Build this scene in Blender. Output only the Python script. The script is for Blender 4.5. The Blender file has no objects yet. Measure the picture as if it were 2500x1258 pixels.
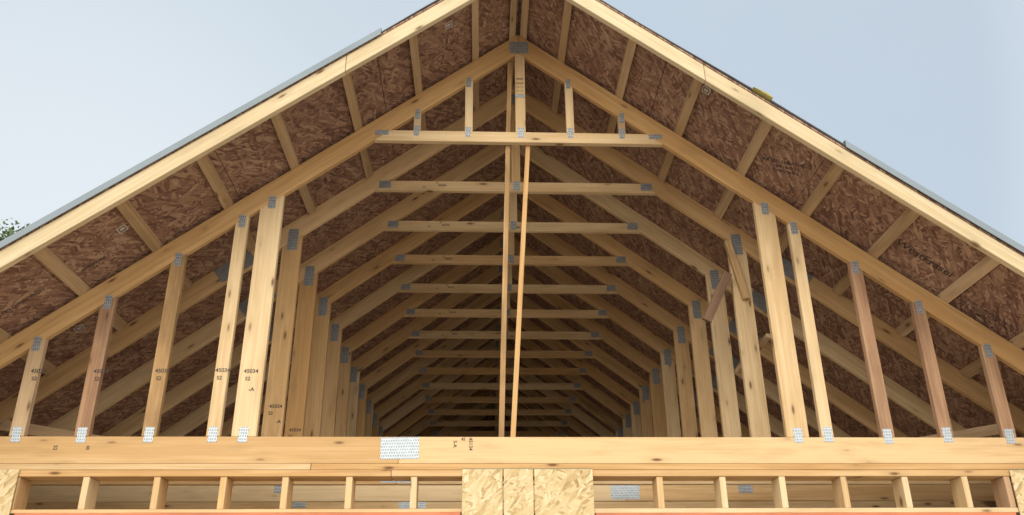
import bpy, bmesh, math, random
from mathutils import Vector, Matrix
random.seed(7)
scene=bpy.context.scene
COL=scene.collection
S=.6096; M=.78; ZA=3.153; ZB=3.191; TC=.176
GZ=-2.86

# ---------------------------------------------------------------- materials
def newmat(name):
    m=bpy.data.materials.new(name); m.use_nodes=True
    nt=m.node_tree; b=nt.nodes['Principled BSDF']
    return m,nt,b
def N(nt,t,**k):
    n=nt.nodes.new(t)
    for a,v in k.items(): setattr(n,a,v)
    return n
def ramp(nt,stops):
    r=N(nt,'ShaderNodeValToRGB'); e=r.color_ramp.elements
    while len(e)<len(stops): e.new(.5)
    for i,(p,c) in enumerate(stops):
        e[i].position=p; e[i].color=(*c,1) if len(c)==3 else c
    return r
def vmath(nt,op,a=None,b=None):
    n=N(nt,'ShaderNodeVectorMath',operation=op)
    if a is not None: nt.links.new(a,n.inputs[0])
    if b is not None:
        if isinstance(b,(tuple,list)): n.inputs[1].default_value=b
        else: nt.links.new(b,n.inputs[1])
    return n.outputs[0]
def math_(nt,op,a,b=None,clamp=False):
    n=N(nt,'ShaderNodeMath',operation=op); n.use_clamp=clamp
    for i,x in enumerate((a,b)):
        if x is None: continue
        if isinstance(x,(int,float)): n.inputs[i].default_value=x
        else: nt.links.new(x,n.inputs[i])
    return n.outputs[0]
def mixc(nt,fac,a,b,mode='MIX'):
    n=N(nt,'ShaderNodeMix',data_type='RGBA',blend_type=mode)
    for i,x in ((0,fac),(6,a),(7,b)):
        if isinstance(x,(int,float)): n.inputs[i].default_value=x
        elif isinstance(x,tuple): n.inputs[i].default_value=(*x,1)
        else: nt.links.new(x,n.inputs[i])
    return n.outputs[2]
def grain(nt):
    a=N(nt,'ShaderNodeAttribute',attribute_name='grain')
    o=N(nt,'ShaderNodeObjectInfo')
    c=N(nt,'ShaderNodeCombineXYZ')
    r=math_(nt,'MULTIPLY',o.outputs['Random'],37.0)
    nt.links.new(r,c.inputs[0]); nt.links.new(r,c.inputs[1])
    return vmath(nt,'ADD',a.outputs['Vector'],c.outputs[0]),o.outputs['Random'],a.outputs['Vector']

def wood(name,pale,dark,var=.45,stain=0.0):
    m,nt,b=newmat(name); L=nt.links.new
    g,rnd,_=grain(nt)
    n1=N(nt,'ShaderNodeTexNoise'); n1.inputs['Scale'].default_value=1; n1.inputs['Detail'].default_value=6; n1.inputs['Distortion'].default_value=1.3
    L(vmath(nt,'MULTIPLY',g,(1.2,38,38)),n1.inputs['Vector'])
    n2=N(nt,'ShaderNodeTexNoise'); n2.inputs['Scale'].default_value=1; n2.inputs['Detail'].default_value=3
    L(vmath(nt,'MULTIPLY',g,(1.1,7,7)),n2.inputs['Vector'])
    s=math_(nt,'ADD',math_(nt,'MULTIPLY',n1.outputs[0],1.0),math_(nt,'MULTIPLY',n2.outputs[0],.6))
    s=math_(nt,'SUBTRACT',s,.28)
    s=math_(nt,'ADD',s,math_(nt,'MULTIPLY',math_(nt,'SUBTRACT',rnd,.5),var))
    r=ramp(nt,[(.28,pale),(.78,dark)]); L(s,r.inputs[0])
    v=N(nt,'ShaderNodeTexVoronoi'); v.inputs['Scale'].default_value=1
    L(vmath(nt,'MULTIPLY',g,(3.2,11,6)),v.inputs['Vector'])
    kr=ramp(nt,[(.05,(1,1,1)),(.14,(0,0,0))]); L(v.outputs['Distance'],kr.inputs[0])
    k2=ramp(nt,[(.0,(1,1,1)),(.36,(0,0,0))]); L(v.outputs['Distance'],k2.inputs[0])
    c=mixc(nt,math_(nt,'MULTIPLY',k2.outputs[0],.35),r.outputs[0],tuple(x*.62 for x in dark))
    c=mixc(nt,math_(nt,'MULTIPLY',kr.outputs[0],.85),c,(.13,.055,.02))
    n3=N(nt,'ShaderNodeTexNoise'); n3.inputs['Scale'].default_value=1; n3.inputs['Detail'].default_value=6
    L(vmath(nt,'MULTIPLY',g,(2.5,12,12)),n3.inputs['Vector'])
    dr=ramp(nt,[(.54-stain*.2,(0,0,0)),(.72-stain*.15,(1,1,1))]); L(n3.outputs[0],dr.inputs[0])
    c=mixc(nt,math_(nt,'MULTIPLY',dr.outputs[0],.25+stain*.45),c,tuple(x*.5 for x in dark))
    L(c,b.inputs['Base Color'])
    b.inputs['Roughness'].default_value=.78; b.inputs['Specular IOR Level'].default_value=.2
    bp=N(nt,'ShaderNodeBump'); bp.inputs['Strength'].default_value=.3; bp.inputs['Distance'].default_value=.003
    L(n1.outputs[0],bp.inputs['Height']); L(bp.outputs[0],b.inputs['Normal'])
    return m
CREAM=wood('pine_cream',(.72,.61,.40),(.57,.44,.25),.2)
PALE=wood('pine_pale',(.76,.59,.35),(.60,.41,.205))
TAN=wood('pine_tan',(.74,.52,.275),(.56,.35,.155))
ORG=wood('pine_amber',(.71,.47,.22),(.53,.31,.125))
RED=wood('pine_reddish',(.56,.37,.22),(.37,.21,.12),stain=.4)
STN=wood('pine_stained',(.66,.45,.23),(.44,.27,.12),stain=.8)
DULL=wood('pine_dull',(.58,.42,.25),(.42,.28,.145),stain=.2)  # duller, lightly stained pine for lookouts, braces and some posts
BROWN=wood('pine_weathered_brown',(.30,.19,.12),(.19,.11,.07),stain=.4)

def osb(name,stops,rough=.8,fs=1.0):
    m,nt,b=newmat(name); L=nt.links.new
    a=N(nt,'ShaderNodeAttribute',attribute_name='grain'); g=a.outputs['Vector']
    nz=N(nt,'ShaderNodeTexNoise'); nz.inputs['Scale'].default_value=9; L(g,nz.inputs['Vector'])
    g=vmath(nt,'ADD',g,vmath(nt,'MULTIPLY',nz.outputs['Color'],(.03,.03,.0)))
    outs=[]
    for ang,off,sc in ((12,0,(14,70,1)),(68,5,(17,82,1)),(-38,9,(13,64,1)),(118,3,(19,95,1))):
        mp=N(nt,'ShaderNodeMapping'); mp.inputs['Rotation'].default_value=(0,0,math.radians(ang)); mp.inputs['Location'].default_value=(off,off*.7,0)
        L(g,mp.inputs['Vector'])
        v=N(nt,'ShaderNodeTexVoronoi',voronoi_dimensions='2D'); v.inputs['Scale'].default_value=1
        L(vmath(nt,'MULTIPLY',mp.outputs[0],tuple(q*fs for q in sc)),v.inputs['Vector'])
        sp=N(nt,'ShaderNodeSeparateColor'); L(v.outputs['Color'],sp.inputs[0]); outs.append(sp)
    def pick(sel,x,y): 
        f=math_(nt,'GREATER_THAN',sel,.5)
        n=N(nt,'ShaderNodeMix',data_type='FLOAT'); L(f,n.inputs[0]); L(x,n.inputs[2]); L(y,n.inputs[3]); return n.outputs[0]
    p1=pick(outs[2].outputs[1],outs[0].outputs[0],outs[1].outputs[0])
    p=pick(outs[3].outputs[1],p1,outs[2].outputs[0])
    n2=N(nt,'ShaderNodeTexNoise'); n2.inputs['Scale'].default_value=1.6; n2.inputs['Detail'].default_value=4; L(g,n2.inputs['Vector'])
    n3=N(nt,'ShaderNodeTexNoise'); n3.inputs['Scale'].default_value=60; n3.inputs['Detail'].default_value=3; L(g,n3.inputs['Vector'])
    p=math_(nt,'ADD',math_(nt,'MULTIPLY',p,.62),math_(nt,'MULTIPLY',n2.outputs[0],.45))
    p=math_(nt,'ADD',p,math_(nt,'MULTIPLY',math_(nt,'SUBTRACT',n3.outputs[0],.5),.3))
    r=ramp(nt,stops); L(p,r.inputs[0]); L(r.outputs[0],b.inputs['Base Color'])
    b.inputs['Roughness'].default_value=rough; b.inputs['Specular IOR Level'].default_value=.3
    bp=N(nt,'ShaderNodeBump'); bp.inputs['Strength'].default_value=.5; bp.inputs['Distance'].default_value=.003
    L(p,bp.inputs['Height']); L(bp.outputs[0],b.inputs['Normal'])
    return m
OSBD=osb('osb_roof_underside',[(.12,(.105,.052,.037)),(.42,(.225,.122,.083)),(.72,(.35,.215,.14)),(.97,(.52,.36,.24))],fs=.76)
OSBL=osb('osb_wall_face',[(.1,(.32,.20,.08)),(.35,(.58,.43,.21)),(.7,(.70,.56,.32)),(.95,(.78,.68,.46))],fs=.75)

def platemat(name,k,lo,hi):
    m,nt,b=newmat(name); L=nt.links.new
    a=N(nt,'ShaderNodeAttribute',attribute_name='grain')
    br=N(nt,'ShaderNodeTexBrick'); br.inputs['Scale'].default_value=1
    br.inputs['Color1'].default_value=(0,0,0,1);br.inputs['Color2'].default_value=(0,0,0,1);br.inputs['Mortar'].default_value=(1,1,1,1)
    br.inputs['Brick Width'].default_value=.012*k; br.inputs['Row Height'].default_value=.022*k
    br.inputs['Mortar Size'].default_value=.0040*k; br.inputs['Mortar Smooth'].default_value=.1
    br.offset=.5
    L(a.outputs['Vector'],br.inputs['Vector'])
    n=N(nt,'ShaderNodeTexNoise'); n.inputs['Scale'].default_value=30; L(a.outputs['Vector'],n.inputs['Vector'])
    base=ramp(nt,[(.3,lo),(.7,hi)]); L(n.outputs[0],base.inputs[0])
    c=mixc(nt,br.outputs['Color'],tuple(x*.38 for x in lo),base.outputs[0])
    L(c,b.inputs['Base Color'])
    L(math_(nt,'MULTIPLY',br.outputs['Fac'],.5),b.inputs['Metallic'])
    b.inputs['Roughness'].default_value=.5
    bp=N(nt,'ShaderNodeBump'); bp.inputs['Distance'].default_value=.002; L(br.outputs['Fac'],bp.inputs['Height']); L(bp.outputs[0],b.inputs['Normal'])
    return m
PLATE=platemat('galvanised_nail_plate',1,(.35,.38,.40),(.48,.52,.54))
PLATEB=platemat('galvanised_plate_skylit',.85,(.46,.52,.56),(.58,.64,.67))  # lighter, bluer copy: sky reflection painted into the low plates' colour
def plain(name,c,rough=.7,metal=0,nscale=4,amt=.2):
    m,nt,b=newmat(name); L=nt.links.new
    tc=N(nt,'ShaderNodeTexCoord'); n=N(nt,'ShaderNodeTexNoise'); n.inputs['Scale'].default_value=nscale; n.inputs['Detail'].default_value=6
    L(tc.outputs['Object'],n.inputs['Vector'])
    r=ramp(nt,[(.3,tuple(x*(1-amt) for x in c)),(.7,tuple(min(1,x*(1+amt)) for x in c))]); L(n.outputs[0],r.inputs[0]); L(r.outputs[0],b.inputs['Base Color'])
    b.inputs['Roughness'].default_value=rough; b.inputs['Metallic'].default_value=metal
    return m
INK=plain('black_ink',(.06,.048,.045),.8)
INKF=plain('soffit_ink',(.04,.028,.028),.8)
INKW=plain('white_label',(.55,.53,.50),.7)
DRIP=plain('galvanised_drip_edge',(.225,.275,.305),.6,0,3,.1)
UNDER=plain('grey_underlayment',(.22,.25,.27),.8)
YEL=plain('yellow_foam_strip',(.42,.38,.12),.8)
REDP=plain('red_primer_header',(.62,.19,.09),.7)
TEAL=plain('teal_edge_paint',(.03,.22,.19),.8)
DIRT=plain('dirt_ground',(.48,.43,.37),.95,0,.8,.25)
SLAB=plain('concrete_slab',(.58,.56,.53),.9,0,2,.12)
BARK=plain('bark',(.12,.09,.06),.9,0,6,.4)
LEAF=plain('leaf',(.09,.14,.05),.6,0,3,.5)

# ---------------------------------------------------------------- geometry helpers
def finish(name,bm,mat,parent=None,grain_fn=None,label=None):
    me=bpy.data.meshes.new(name); bm.normal_update(); bm.to_mesh(me); bm.free()
    if grain_fn:
        at=me.attributes.new('grain','FLOAT_VECTOR','POINT')
        for i,v in enumerate(me.vertices): at.data[i].vector=grain_fn(v.co)
    me.materials.append(mat)
    o=bpy.data.objects.new(name,me); COL.objects.link(o)
    if parent: o.parent=parent
    if label: o['label']=label
    return o
def prism_bm(poly,y0,y1,bev=.0025,bm=None):
    own=bm is None
    if own: bm=bmesh.new()
    a=[bm.verts.new((x,y0,z)) for x,z in poly]; c=[bm.verts.new((x,y1,z)) for x,z in poly]
    n=len(poly)
    bm.faces.new(a); bm.faces.new(c[::-1])
    for i in range(n): bm.faces.new((a[i],c[i],c[(i+1)%n],a[(i+1)%n]))
    if own:
        bmesh.ops.recalc_face_normals(bm,faces=bm.faces)
        if bev: bmesh.ops.bevel(bm,geom=bm.edges[:],offset=bev,segments=1,affect='EDGES')
    return bm
def gfn(direction,off=None):
    d=Vector(direction).normalized()
    up=Vector((0,1,0)) if abs(d.y)<.9 else Vector((0,0,1))
    b=d.cross(up).normalized(); c=d.cross(b)
    o=off or (random.random()*20,random.random()*20,random.random()*20)
    return lambda v:(v.dot(d)+o[0],v.dot(b)+o[1],v.dot(c)+o[2])
def board(name,poly,y0,y1,mat,parent=None,dirn=(1,0,0),bev=.0025,label=None):
    return finish(name,prism_bm(poly,y0,y1,bev),mat,parent,gfn(dirn),label)
def rect(x0,x1,z0,z1): return [(x0,z0),(x1,z0),(x1,z1),(x0,z1)]
def empty(name,loc,label,cat,group=None):
    e=bpy.data.objects.new(name,None); e.location=loc; e.empty_display_size=.2; COL.objects.link(e)
    e['label']=label; e['category']=cat
    if group: e['group']=group
    return e
def plate(parent,cx,cz,w,h,y=0,ang=0,mat=None):
    cx+=random.uniform(-.004,.004); cz+=random.uniform(-.006,.006); ang+=random.uniform(-.03,.03)
    ca,sa=math.cos(ang),math.sin(ang)
    p=[(cx+a*ca-b*sa,cz+a*sa+b*ca) for a,b in ((-w/2,-h/2),(w/2,-h/2),(w/2,h/2),(-w/2,h/2))]
    bm=prism_bm(p,y-.0018,y+.001,0)
    bmesh.ops.recalc_face_normals(bm,faces=bm.faces)
    fn=lambda v:((v.x-cx)*ca+(v.z-cz)*sa,-(v.x-cx)*sa+(v.z-cz)*ca,0)
    return finish('nail_plate',bm,mat or PLATE,parent,fn)
def text(parent,s,x,z,size,y=-.0012,rot=0,mat=None,name='printed_stamp',matrix=None,bold=.012):
    cu=bpy.data.curves.new(name,'FONT'); cu.body=s; cu.size=size; cu.align_x='CENTER'; cu.align_y='CENTER'; cu.extrude=.0002
    cu.offset=size*bold
    t=bpy.data.objects.new(name,cu); COL.objects.link(t)
    dg=bpy.context.evaluated_depsgraph_get(); dg.update()
    me=bpy.data.meshes.new_from_object(t.evaluated_get(dg)); bpy.data.objects.remove(t)
    me.materials.clear(); me.materials.append(mat or INK)
    if matrix is None:
        matrix=Matrix.Translation((x,y,z))@Matrix.Rotation(math.pi/2,4,'X')@Matrix.Rotation(rot,4,'Z')
    me.transform(matrix)
    o=bpy.data.objects.new(name,me); COL.objects.link(o); o.parent=parent
    return o
def chord(zt,side,x0,x1,tc=TC):
    g=.0015
    x0=max(x0,g)
    p=[(x0,zt-M*x0),(x1,zt-M*x1),(x1,zt-tc-M*x1),(x0,zt-tc-M*x0)]
    return [(side*x,z) for x,z in p]
ANG=math.atan(M)

# ---------------------------------------------------------------- gable truss
gt=empty('gable_truss',(0,0,0),'pale pine dropped gable truss with vertical studs above wall plate','roof truss')
for s in (-1,1):
    board('top_chord',chord(ZA,s,0,4.35),0,.038,ORG,gt,(1,0,-s*M))
board('bottom_chord',rect(-4.2,-.76,-.165,0),0,.038,TAN,gt)
board('bottom_chord',rect(-.758,4.2,-.165,0),0,.038,TAN,gt)
zc0,zc1=2.168,2.256
zb=ZA-TC
def xb(z,zt=ZA): return (zt-TC-z)/M
e=.001
board('collar_tie',[(-xb(zc0)+e,zc0),(xb(zc0)-e,zc0),(xb(zc1)-e,zc1),(-xb(zc1)+e,zc1)],0,.038,PALE,gt)
pd=[(-3.045,.088,DULL),(-2.663,.088,RED),(-2.264,.088,STN),(-1.883,.082,PALE),(-1.698,.15,PALE),(1.706,.14,PALE),(1.894,.075,PALE),(2.277,.082,RED),(2.653,.084,RED),(3.054,.084,RED)]
for x,w,mt in pd:
    xa,xc=x-w/2,x+w/2
    zf=lambda q:zb-M*abs(q)-.001
    board('wall_post',[(xa,.001),(xc,.001),(xc,zf(xc)),(xa,zf(xa))],0,.038,mt,gt,(0,0,1))
    plate(gt,x,0.012,.055,.095,mat=PLATEB)
    plate(gt,x,zb-M*abs(x)-.01,.045 if w<.1 else .05,.095)
for x in (-3.44,3.44,-3.83,3.83):
    xa,xc=x-.044,x+.044
    board('wall_post',[(xa,.001),(xc,.001),(xc,zb-M*abs(xc)-.001),(xa,zb-M*abs(xa)-.001)],0,.038,TAN,gt,(0,0,1))
for x,w in ((-.735,.05),(-.365,.056),(.37,.056),(.745,.05)):
    xa,xc=x-w/2,x+w/2
    board('upper_post',[(xa,zc1+.001),(xc,zc1+.001),(xc,zb-M*abs(xc)-.001),(xa,zb-M*abs(xa)-.001)],0,.038,PALE if abs(x)<.5 else DULL,gt,(0,0,1))
    plate(gt,x,zc1+.0,.038,.085)
    plate(gt,x,zb-M*abs(x)-.0,.034,.085)
board('king_post',[(-.027,zc1+.001),(.046,zc1+.001),(.046,zb-.037),(.0,zb-.002),(-.027,zb-.022)],0,.038,PALE,gt,(0,0,1))
plate(gt,.01,zc1-.0,.045,.085)
plate(gt,0,zb+.045,.14,.11)
plate(gt,.009,zb-.40,.07,.03)
for s in (-1,1): plate(gt,s*.985,zc1-.022,.095,.04)
plate(gt,-.757,-.075,.232,.135,mat=PLATEB)
for x,z in ((-3.0,.415),(-2.62,.415),(-2.245,.42),(-1.875,.425),(-1.70,.42)):
    text(gt,'45034',x,z,.036); text(gt,'S2',x-.015,z-.05,.034)
text(gt,'-A',-1.685,.30,.036)
text(gt,'45034',.008,2.73,.022); text(gt,'450345',0.008,2.69,.02); text(gt,'11111',0.008,2.655,.022); text(gt,'11 11',0.008,2.62,.022)
text(gt,'45134',-.325,-.045,.032,rot=-math.pi/2); text(gt,'S-A',-.42,-.045,.03,rot=-math.pi/2)
text(gt,'45',-.37,-.015,.026); text(gt,'S2',-2.8,-.07,.032,rot=-math.pi/2); text(gt,'45',-2.61,-.07,.028,rot=-math.pi/2)

# ---------------------------------------------------------------- common trusses
rt=empty('roof_truss',(0,S,0),'pine attic roof truss with collar tie and knee wall posts','roof truss','attic roof trusses in a row')
for s in (-1,1):
    board('top_chord',chord(ZB,s,0,2.1),0,.038,TAN,rt,(1,0,-s*M))
    board('top_chord',chord(ZB,s,2.102,4.5),0,.038,TAN,rt,(1,0,-s*M))
zb2=ZB-TC
z0,z1=2.15,2.236
board('collar_tie',[(-xb(z0,ZB)+e,z0),(xb(z0,ZB)-e,z0),(xb(z1,ZB)-e,z1),(-xb(z1,ZB)+e,z1)],0,.038,PALE,rt)
board('bottom_chord',rect(-4.2,-.83,-.165,0),0,.038,TAN,rt)
board('bottom_chord',rect(-.828,4.2,-.165,0),0,.038,PALE,rt)
plate(rt,-.829,-.083,.22,.15,mat=PLATEB)
flip=[o for o in rt.children if o.name.startswith('bottom') or o.name.startswith('nail')]
board('king_post',[(-.035,z1+e),(.035,z1+e),(.035,zb2-.03),(0,zb2-.002),(-.035,zb2-.03)],0,.038,TAN,rt,(0,0,1))
for s in (-1,1):
    xa,xc=s*1.63,s*1.77
    board('wall_post',[(xa,.001),(xc,.001),(xc,zb2-M*abs(xc)-e),(xa,zb2-M*abs(xa)-e)],0,.038,PALE if s>0 else TAN,rt,(0,0,1))
    plate(rt,s*1.698,1.70,.075,.18)
    plate(rt,s*1.03,z1-.035,.09,.065)
    plate(rt,s*1.75,-.04,.11,.125)
    plate(rt,s*2.1,ZB-TC/2-M*2.1,.30,.125,ang=-s*ANG)
plate(rt,0.0,z0+.05,.05,.08)
plate(rt,0.0,zb2+.03,.15,.11)
text(rt,'45034',-1.69,.38,.036); text(rt,'S2',-1.72,.33,.034); text(rt,'-A',-1.66,.27,.034)
text(rt,'45034',-.58,z0+.045,.026); text(rt,'S2',-.72,z0+.03,.022); text(rt,'2S',-.62,z0+.07,.02)
kids=list(rt.children)
for i in range(2,16):
    c=rt.copy(); COL.objects.link(c); c.location=(0,S*i,0)
    for k in kids:
        if k.name.startswith('printed') and i>6: continue
        kc=k.copy(); COL.objects.link(kc); kc.parent=c
        if i%2==0 and k in flip: kc.scale=(-1,1,1)
        if k.name.startswith(('collar','wall','top_c','king')):
            q=random.random()
            kc.material_slots[0].link='OBJECT'
            kc.material_slots[0].material= PALE if q<.45 else TAN if q<.8 else ORG if q<.95 else STN

# ---------------------------------------------------------------- roof deck
YF=-.687; YB=9.8
deck=empty('roof_deck',(0,0,0),'OSB roof deck with pine barge boards and lookouts','roof')
def slab(s,x0,x1,y0,y1,zt,t,bm=None):
    p=[(s*x0,zt-M*x0),(s*x1,zt-M*x1),(s*x1,zt+t-M*x1),(s*x0,zt+t-M*x0)]
    return prism_bm(p,y0,y1,0,bm)
cs=math.cos(ANG)
for s in (-1,1):
    bm=bmesh.new()
    w=1.22*cs; row=0; x=.004
    while x<4.6:
        x1=min(x+w-.004,4.62)
        y=YF-.003-(1.22 if row%2 else 0)
        while y<YB:
            a=max(y,YF-.003); b_=min(y+2.436,YB)
            if b_>a: slab(s,x,x1,a,b_,ZB+.001,.014,bm)
            y+=2.44
        x+=w; row+=1
    bmesh.ops.recalc_face_normals(bm,faces=bm.faces)
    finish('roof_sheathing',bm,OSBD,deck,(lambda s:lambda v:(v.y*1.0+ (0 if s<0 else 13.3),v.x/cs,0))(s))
    bm=bmesh.new(); n=120; vs=[]
    for i in range(n+1):
        xx=4.66*i/n
        wv=.004+.005*(1+math.sin(xx*5.1+s)*math.sin(xx*2.3))+(.012*math.exp(-((xx-1.5)/.3)**2) if s>0 else 0)
        vs.append([bm.verts.new((s*xx,y,ZB+.018+wv-M*xx+dz)) for y,dz in ((YF-.006,0),(YF+.4,0),(YB,0),(YB,.005),(YF+.4,.005),(YF-.006,.005))])
    for i in range(n):
        for j in range(6):
            bm.faces.new((vs[i][j],vs[i][(j+1)%6],vs[i+1][(j+1)%6],vs[i+1][j]))
    bmesh.ops.recalc_face_normals(bm,faces=bm.faces)
    o=finish('roof_underlayment',bm,UNDER,deck)
    j=1.13 if s<0 else 1.16
    for a,b_ in ((.0,j-.0015),(j+.0015,4.62)):
        board('barge_board',chord(ZB,s,a,b_,.126),YF,YF+.038,CREAM,deck,(1,0,-s*M))
    hw=.024
    for c in [.040]+[.315+.42*i for i in range(10)]:
        c+=random.uniform(-.006,.006)
        a,b_=c-hw,c+hw
        p=[(s*a,ZA+.001-M*a),(s*b_,ZA+.001-M*b_),(s*b_,ZB-M*b_),(s*a,ZB-M*a)]
        board('lookout_board',p,YF+.039,S-.001,DULL,deck,(0,1,0))
    for (a,b_) in (((.92,4.66),) if s<0 else ((1.98,3.3),(3.25,4.66))):
        up=.006 if (s>0 and a<3) else 0
        p=[(s*a,ZB+.002+up-M*a),(s*b_,ZB+.002+up-M*b_),(s*b_,ZB+.052+up-M*b_),(s*a,ZB+.052+up-M*a)]
        o=board('drip_edge',p,YF-.017-up*.5,YF-.012-up*.5,DRIP,deck,bev=0)
        p=[(s*a,ZB+.0505+up-M*a),(s*b_,ZB+.0505+up-M*b_),(s*b_,ZB+.053+up-M*b_),(s*a,ZB+.053+up-M*a)]
        o=board('drip_edge',p,YF-.0115-up*.5,YF+.1,DRIP,deck,bev=0)
bm=prism_bm([(1.45,ZB+.034-M*1.45),(1.56,ZB+.036-M*1.56),(1.57,ZB+.048-M*1.57),(1.53,ZB+.054-M*1.53)],YF-.03,YF+.10,.002)
finish('foam_strip',bm,YEL,deck)
def soffit_matrix(x,y,flip=0,rot=0):
    s=1 if x>0 else -1
    X=Vector((cs,0,-s*M*cs)); Nn=Vector((-s*M*cs,0,-cs)); 
    Y=Nn.cross(X)
    m=Matrix((X,Y,Nn)).transposed().to_4x4()
    return Matrix.Translation((x,y,ZB-.0006-M*abs(x)))@m@Matrix.Rotation(rot,4,'Z')
def stext(s,x,y,size,rot=0,mat=None,bold=.008): return text(deck,s,0,0,size,matrix=soffit_matrix(x,y,0,rot),mat=mat or INKF,bold=bold)
stext('WestFraser',2.63,-.22,.088,bold=.006)
stext('RATED SHEATHING 24/16 7/16\nEXPOSURE 1  SIZED FOR SPACING\nPS 2-10  MILL 417',3.02,-.06,.036)
stext('RATED SHEATHING\n24/16 7/16\nEXPOSURE 1',1.79,-.27,.040,rot=.5)
stext('STRENGTH AXIS THIS DIRECTION',-3.2,-.2,.04); stext('EXPOSURE 1\n24/16',-2.7,-.15,.034)
def sticker(x,y):
    bm=bmesh.new()
    for a,b_,w,h in ((0,.026,.06,.007),(0,-.026,.06,.007),(-.0265,0,.007,.045),(.0265,0,.007,.045),(.0,0,.03,.02)):
        v=[bm.verts.new(soffit_matrix(x,y)@Vector((a+i*w/2,b_+j*h/2,0))) for i,j in ((-1,-1),(1,-1),(1,1),(-1,1))]
        bm.faces.new(v)
    finish('printed_mark',bm,INKW,deck)
for x,y in ((-.5,-.45),(-2.5,-.32),(1.22,-.5),(.17,-.5),(-3.0,.35)): sticker(x,y)

# ---------------------------------------------------------------- front wall
fw=empty('front_wall',(0,0,GZ),'framed gable wall with double top plate, header studs and OSB','wall')
def fwb(name,x0,x1,z0,z1,y0,y1,mat,d=(1,0,0),bev=.0025):
    return board(name,rect(x0,x1,z0-GZ,z1-GZ),y0,y1,mat,fw,d,bev)
fwb('top_plate',-4.2,-1.28,-.2035,-.1665,-.002,.14,PALE); fwb('top_plate',-1.277,4.2,-.2035,-.1665,-.001,.14,ORG)
fwb('top_plate',-4.2,-.8,-.243,-.2045,0,.14,ORG); fwb('top_plate',-.797,4.2,-.243,-.2045,.001,.14,TAN)
for x,mt in ((-2.99,TAN),(-2.58,PALE),(-2.18,TAN),(-1.79,ORG),(-1.42,TAN),(-1.04,TAN),(-.659,PALE),(-.33,TAN),(0,TAN),(.38,TAN),(.82,TAN),(1.2,PALE),(1.575,PALE),(1.955,PALE),(2.33,PALE),(2.70,PALE),(2.97,RED)):
    x+=random.uniform(-.006,.006)
    fwb('header_stud',x-.019,x+.019,-.435,-.244,.003+random.random()*.006,.138,mt,(0,0,1))
for a,b_ in ((-4.2,-.36),(-.357,.40),(.403,4.2)):
    fwb('header_plate',a,b_,-.458 if a<-1 else -.465,-.436,0,.14,TAN if a<0 else PALE)
fwb('header_beam',-2.95,-.38,-.74,-.459,-.004,.13,REDP,bev=.001); fwb('header_beam',.42,2.97,-.74,-.466,-.004,.13,REDP,bev=.001)
for x in (-2.97,-.36,-.32,.36,.40,2.99): fwb('jack_stud',x-.018,x+.018,GZ+.04,-.745,.002,.138,TAN,(0,0,1))
def osbp(x0,x1,z0,z1,y0=-.013,y1=-.0045,rot=0):
    bm=prism_bm(rect(x0,x1,z0-GZ,z1-GZ),y0,y1,.0015)
    ox=random.random()*9
    return finish('wall_sheathing',bm,OSBL,fw,lambda v:(v.z+ox,v.x,0))
osbp(-.372,-.132,GZ+.02,-.203); osbp(-.124,.052,GZ+.02,-.201); osbp(.060,.412,GZ+.02,-.203)
osbp(-4.2,-2.975,GZ+.02,-.203); osbp(2.99,4.2,GZ+.02,-.21)
fwb('edge_paint',-.372,.412,-.2005,-.1985,-.0135,-.0115,TEAL,bev=0)
fwb('edge_paint',2.9905,4.2,-.2095,-.2065,-.0135,-.0115,TEAL,bev=0)
for s in (-1,1):
    w=empty('side_wall',(s*4.2,0,GZ),'OSB sheathed side wall of the house','wall','side walls of the house')
    bm=prism_bm(rect(-.006,.006,0.02,-.25-GZ),.0,YB-.05,0)
    finish('wall_sheathing',bm,OSBL,w,lambda v:(v.z,v.y,0))
    board('top_plate',rect(-.07,.07,-.248-GZ,-.237-GZ),.15,YB-.05,TAN,w,(0,1,0))
bw=empty('gable_end_wall',(0,YB-.03,GZ),'OSB sheathed rear gable wall closing the attic','wall')
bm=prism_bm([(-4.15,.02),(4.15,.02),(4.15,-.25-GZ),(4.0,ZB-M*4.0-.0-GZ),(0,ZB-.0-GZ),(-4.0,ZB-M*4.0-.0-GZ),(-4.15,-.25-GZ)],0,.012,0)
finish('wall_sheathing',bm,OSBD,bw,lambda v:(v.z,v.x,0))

# ---------------------------------------------------------------- temporary braces
def stick(name,p0,p1,w,t,mat,label,side=(1,0,0)):
    p0=Vector(p0);p1=Vector(p1); d=p1-p0; L=d.length; d.normalize()
    sx=Vector(side); sx=(sx-d*sx.dot(d)).normalized(); sy=d.cross(sx)
    bm=bmesh.new(); bmesh.ops.create_cube(bm,size=1)
    for v in bm.verts: v.co=Vector((v.co.x*w,v.co.y*t,(v.co.z+.5)*L))
    bmesh.ops.bevel(bm,geom=bm.edges[:],offset=.002,segments=1,affect='EDGES')
    o=finish(name,bm,mat,None,gfn((0,0,1)))
    o.matrix_world=Matrix.Translation(p0)@Matrix((sx,sy,d)).transposed().to_4x4()
    o['label']=label; o['category']='brace'
    return o
stick('brace_pole',(-.137,.062,-.02),(-.062,.062,2.94),.034,.036,STN,'long slim pine brace standing behind the gable truss')
stick('brace_pole',(-.066,.062,-.02),(.070,.062,2.29),.032,.036,ORG,'slim pine brace leaning behind the collar tie')
stick('brace_board',(1.71,.588,1.22),(1.62,.588,1.71),.05,.036,STN,'short pine board nailed across the knee wall posts')
stick('brace_board',(1.395,.588,1.04),(1.585,.56,1.42),.068,.034,BROWN,'weathered brown board nailed beside knee wall posts')
stick('brace_board',(1.79,1.19,.86),(1.88,.68,.965),.04,.036,DULL,'short pine diagonal brace between truss posts')
stick('brace_board',(-3.5,S-.03,.235),(-2.3,S-.03,.03),.075,.036,DULL,'pine board sloping across the truss heels')
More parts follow.
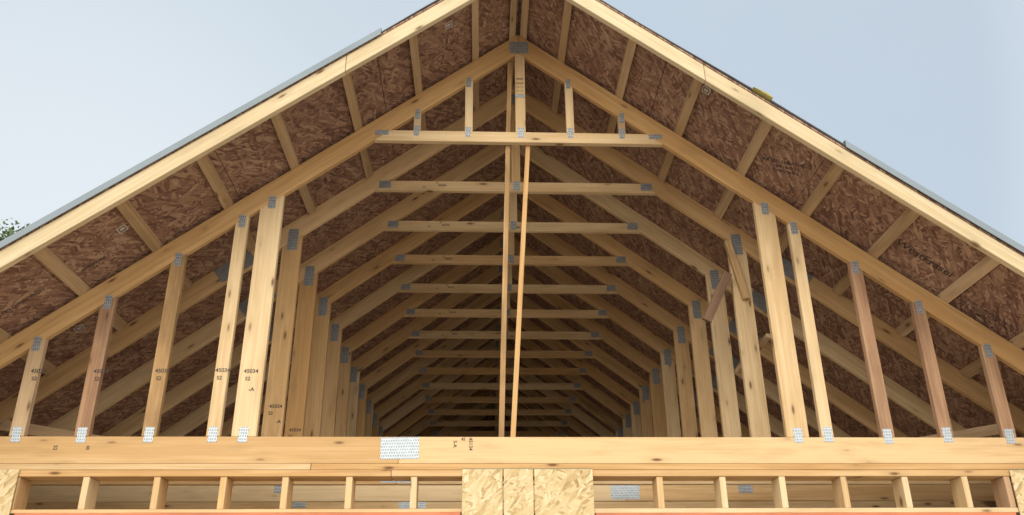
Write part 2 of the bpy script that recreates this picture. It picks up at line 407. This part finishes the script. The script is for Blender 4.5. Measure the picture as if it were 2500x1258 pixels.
stick('brace_board',(3.5,S-.03,.235),(2.3,S-.03,.03),.075,.036,DULL,'pine board sloping across the other truss heels')
stick('wood_block',(-.03,.062+.04,.0),(.05,.062+.04,.0),.08,.07,TAN,'small pine offcut block resting behind bottom chord')

# ---------------------------------------------------------------- ground
bm=bmesh.new(); bmesh.ops.create_grid(bm,x_segments=60,y_segments=60,size=1)
for v in bm.verts:
    r=max(abs(v.co.x),abs(v.co.y)); k=1200*r**3+4*r if r else 0
    v.co.x*=k/r if r else 1; v.co.y*=k/r if r else 1
    v.co.z=GZ-.02
g=finish('ground',bm,DIRT); g['kind']='structure'
bm=prism_bm(rect(-4.25,4.25,-.1,.0),-.02,YB,0)
f=finish('floor_slab',bm,SLAB); f.location=(0,0,GZ+.012); f['kind']='structure'

# ---------------------------------------------------------------- tree
def tree(loc,h,label):
    t=empty('tree',loc,label,'tree')
    bm=bmesh.new()
    def limb(p0,p1,r0,r1):
        d=(p1-p0); q=d.to_track_quat('Z','Y').to_matrix()
        ra=[];rb=[]
        for i in range(7):
            a=i/7*2*math.pi; c=Vector((math.cos(a),math.sin(a),0))
            ra.append(bm.verts.new(p0+q@(c*r0))); rb.append(bm.verts.new(p1+q@(c*r1)))
        for i in range(7): bm.faces.new((ra[i],ra[(i+1)%7],rb[(i+1)%7],rb[i]))
    limb(Vector((0,0,0)),Vector((.2,0,h*.5)),.28,.18); limb(Vector((.2,0,h*.5)),Vector((0,0,h*.93)),.18,.03)
    cl=[]
    for i in range(60):
        z=h*random.uniform(.35,.95); rr=h*.24*math.sqrt(max(.02,1-((z/h-.6)/.42)**2)); a=random.random()*6.28
        p=Vector((math.cos(a)*rr*random.uniform(.4,1),math.sin(a)*rr*random.uniform(.4,1),z)); cl.append(p)
        if i%2==0: limb(Vector((.1,0,z*.8)),p,.06,.015)
    for dx,dz in ((0,0),(.8,-.3),(-.9,-.2),(1.3,-.8),(.5,-.8)): cl.append(Vector((dx,0,h+dz)))
    finish('trunk',bm,BARK,t)
    bm=bmesh.new()
    for p in cl:
        R=random.uniform(.5,1.0)
        for k in range(260):
            d=Vector((random.gauss(0,1),random.gauss(0,1),random.gauss(0,.8)))*R*.5
            c=p+d; sz=random.uniform(.05,.11)
            u=Vector((random.gauss(0,1),random.gauss(0,1),random.gauss(0,1))).normalized(); w=u.orthogonal().normalized()
            bm.faces.new([bm.verts.new(c+u*sz),bm.verts.new(c+w*sz*.5),bm.verts.new(c-u*sz),bm.verts.new(c-w*sz*.5)])
    finish('crown',bm,LEAF,t)
tree((-16.8,20,GZ),15.3,'green leafy tree standing beyond the roof edge')

# ---------------------------------------------------------------- sky and light
w=bpy.data.worlds.new('World'); scene.world=w; w.use_nodes=True; nt=w.node_tree; L=nt.links.new
bg=nt.nodes['Background']; 
sun_el,sun_az=math.radians(25),math.radians(187)
sky=N(nt,'ShaderNodeTexSky',sky_type='NISHITA'); sky.sun_disc=False; sky.sun_elevation=sun_el; sky.sun_rotation=sun_az
sky.dust_density=3; sky.air_density=1
tc=N(nt,'ShaderNodeTexCoord')
nrm=vmath(nt,'NORMALIZE',tc.outputs['Generated'])
dt=N(nt,'ShaderNodeVectorMath',operation='DOT_PRODUCT'); L(nrm,dt.inputs[0]); dt.inputs[1].default_value=Vector((-.46,.80,.40)).normalized()
hr=ramp(nt,[(.0,(1.55,1.5,1.42)),(.5,(.54,.64,.75)),(.80,(.55,.66,.77)),(.93,(.65,.75,.83)),(1,(.84,.90,.95))]); L(dt.outputs['Value'],hr.inputs[0])
nz=N(nt,'ShaderNodeTexNoise'); nz.inputs['Scale'].default_value=2.2; nz.inputs['Detail'].default_value=5; L(nrm,nz.inputs['Vector'])
hz=mixc(nt,math_(nt,'MULTIPLY',nz.outputs[0],.25),hr.outputs[0],(.85,.88,.90))
sk=mixc(nt,1.0,sky.outputs[0],(.11,.11,.11),'MULTIPLY')
tot=mixc(nt,.88,sk,hz)
L(tot,bg.inputs['Color']); bg.inputs['Strength'].default_value=1.05
sl=bpy.data.lights.new('sun','SUN'); sl.energy=2.2; sl.angle=math.radians(75); sl.color=(1,.93,.84)
so=bpy.data.objects.new('sun',sl); COL.objects.link(so)
sd=Vector((math.sin(sun_az)*math.cos(sun_el),math.cos(sun_az)*math.cos(sun_el),math.sin(sun_el)))
so.rotation_euler=(-sd).to_track_quat('-Z','Y').to_euler(); so.location=(0,-10,10)

# ---------------------------------------------------------------- camera
f,cy,p,y,r=1.923,.839,.381,.039,-.009
F=Vector((math.sin(y)*math.cos(p),math.cos(y)*math.cos(p),math.sin(p))); R=Vector((math.cos(y),-math.sin(y),0)); U=R.cross(F)
R2=R*math.cos(r)+U*math.sin(r); U2=-R*math.sin(r)+U*math.cos(r)
cam=bpy.data.cameras.new('camera'); co=bpy.data.objects.new('camera',cam); COL.objects.link(co)
co.matrix_world=Matrix.Translation((-.25,-4.688,-1.263))@Matrix((R2,U2,-F)).transposed().to_4x4()
cam.sensor_width=36; cam.lens=36*f/2.5; cam.shift_y=(cy-.629)/2.5; cam.clip_end=5000; cam.clip_start=.05
scene.camera=co
scene.view_settings.view_transform='Standard'; scene.view_settings.look='None'; scene.view_settings.exposure=0
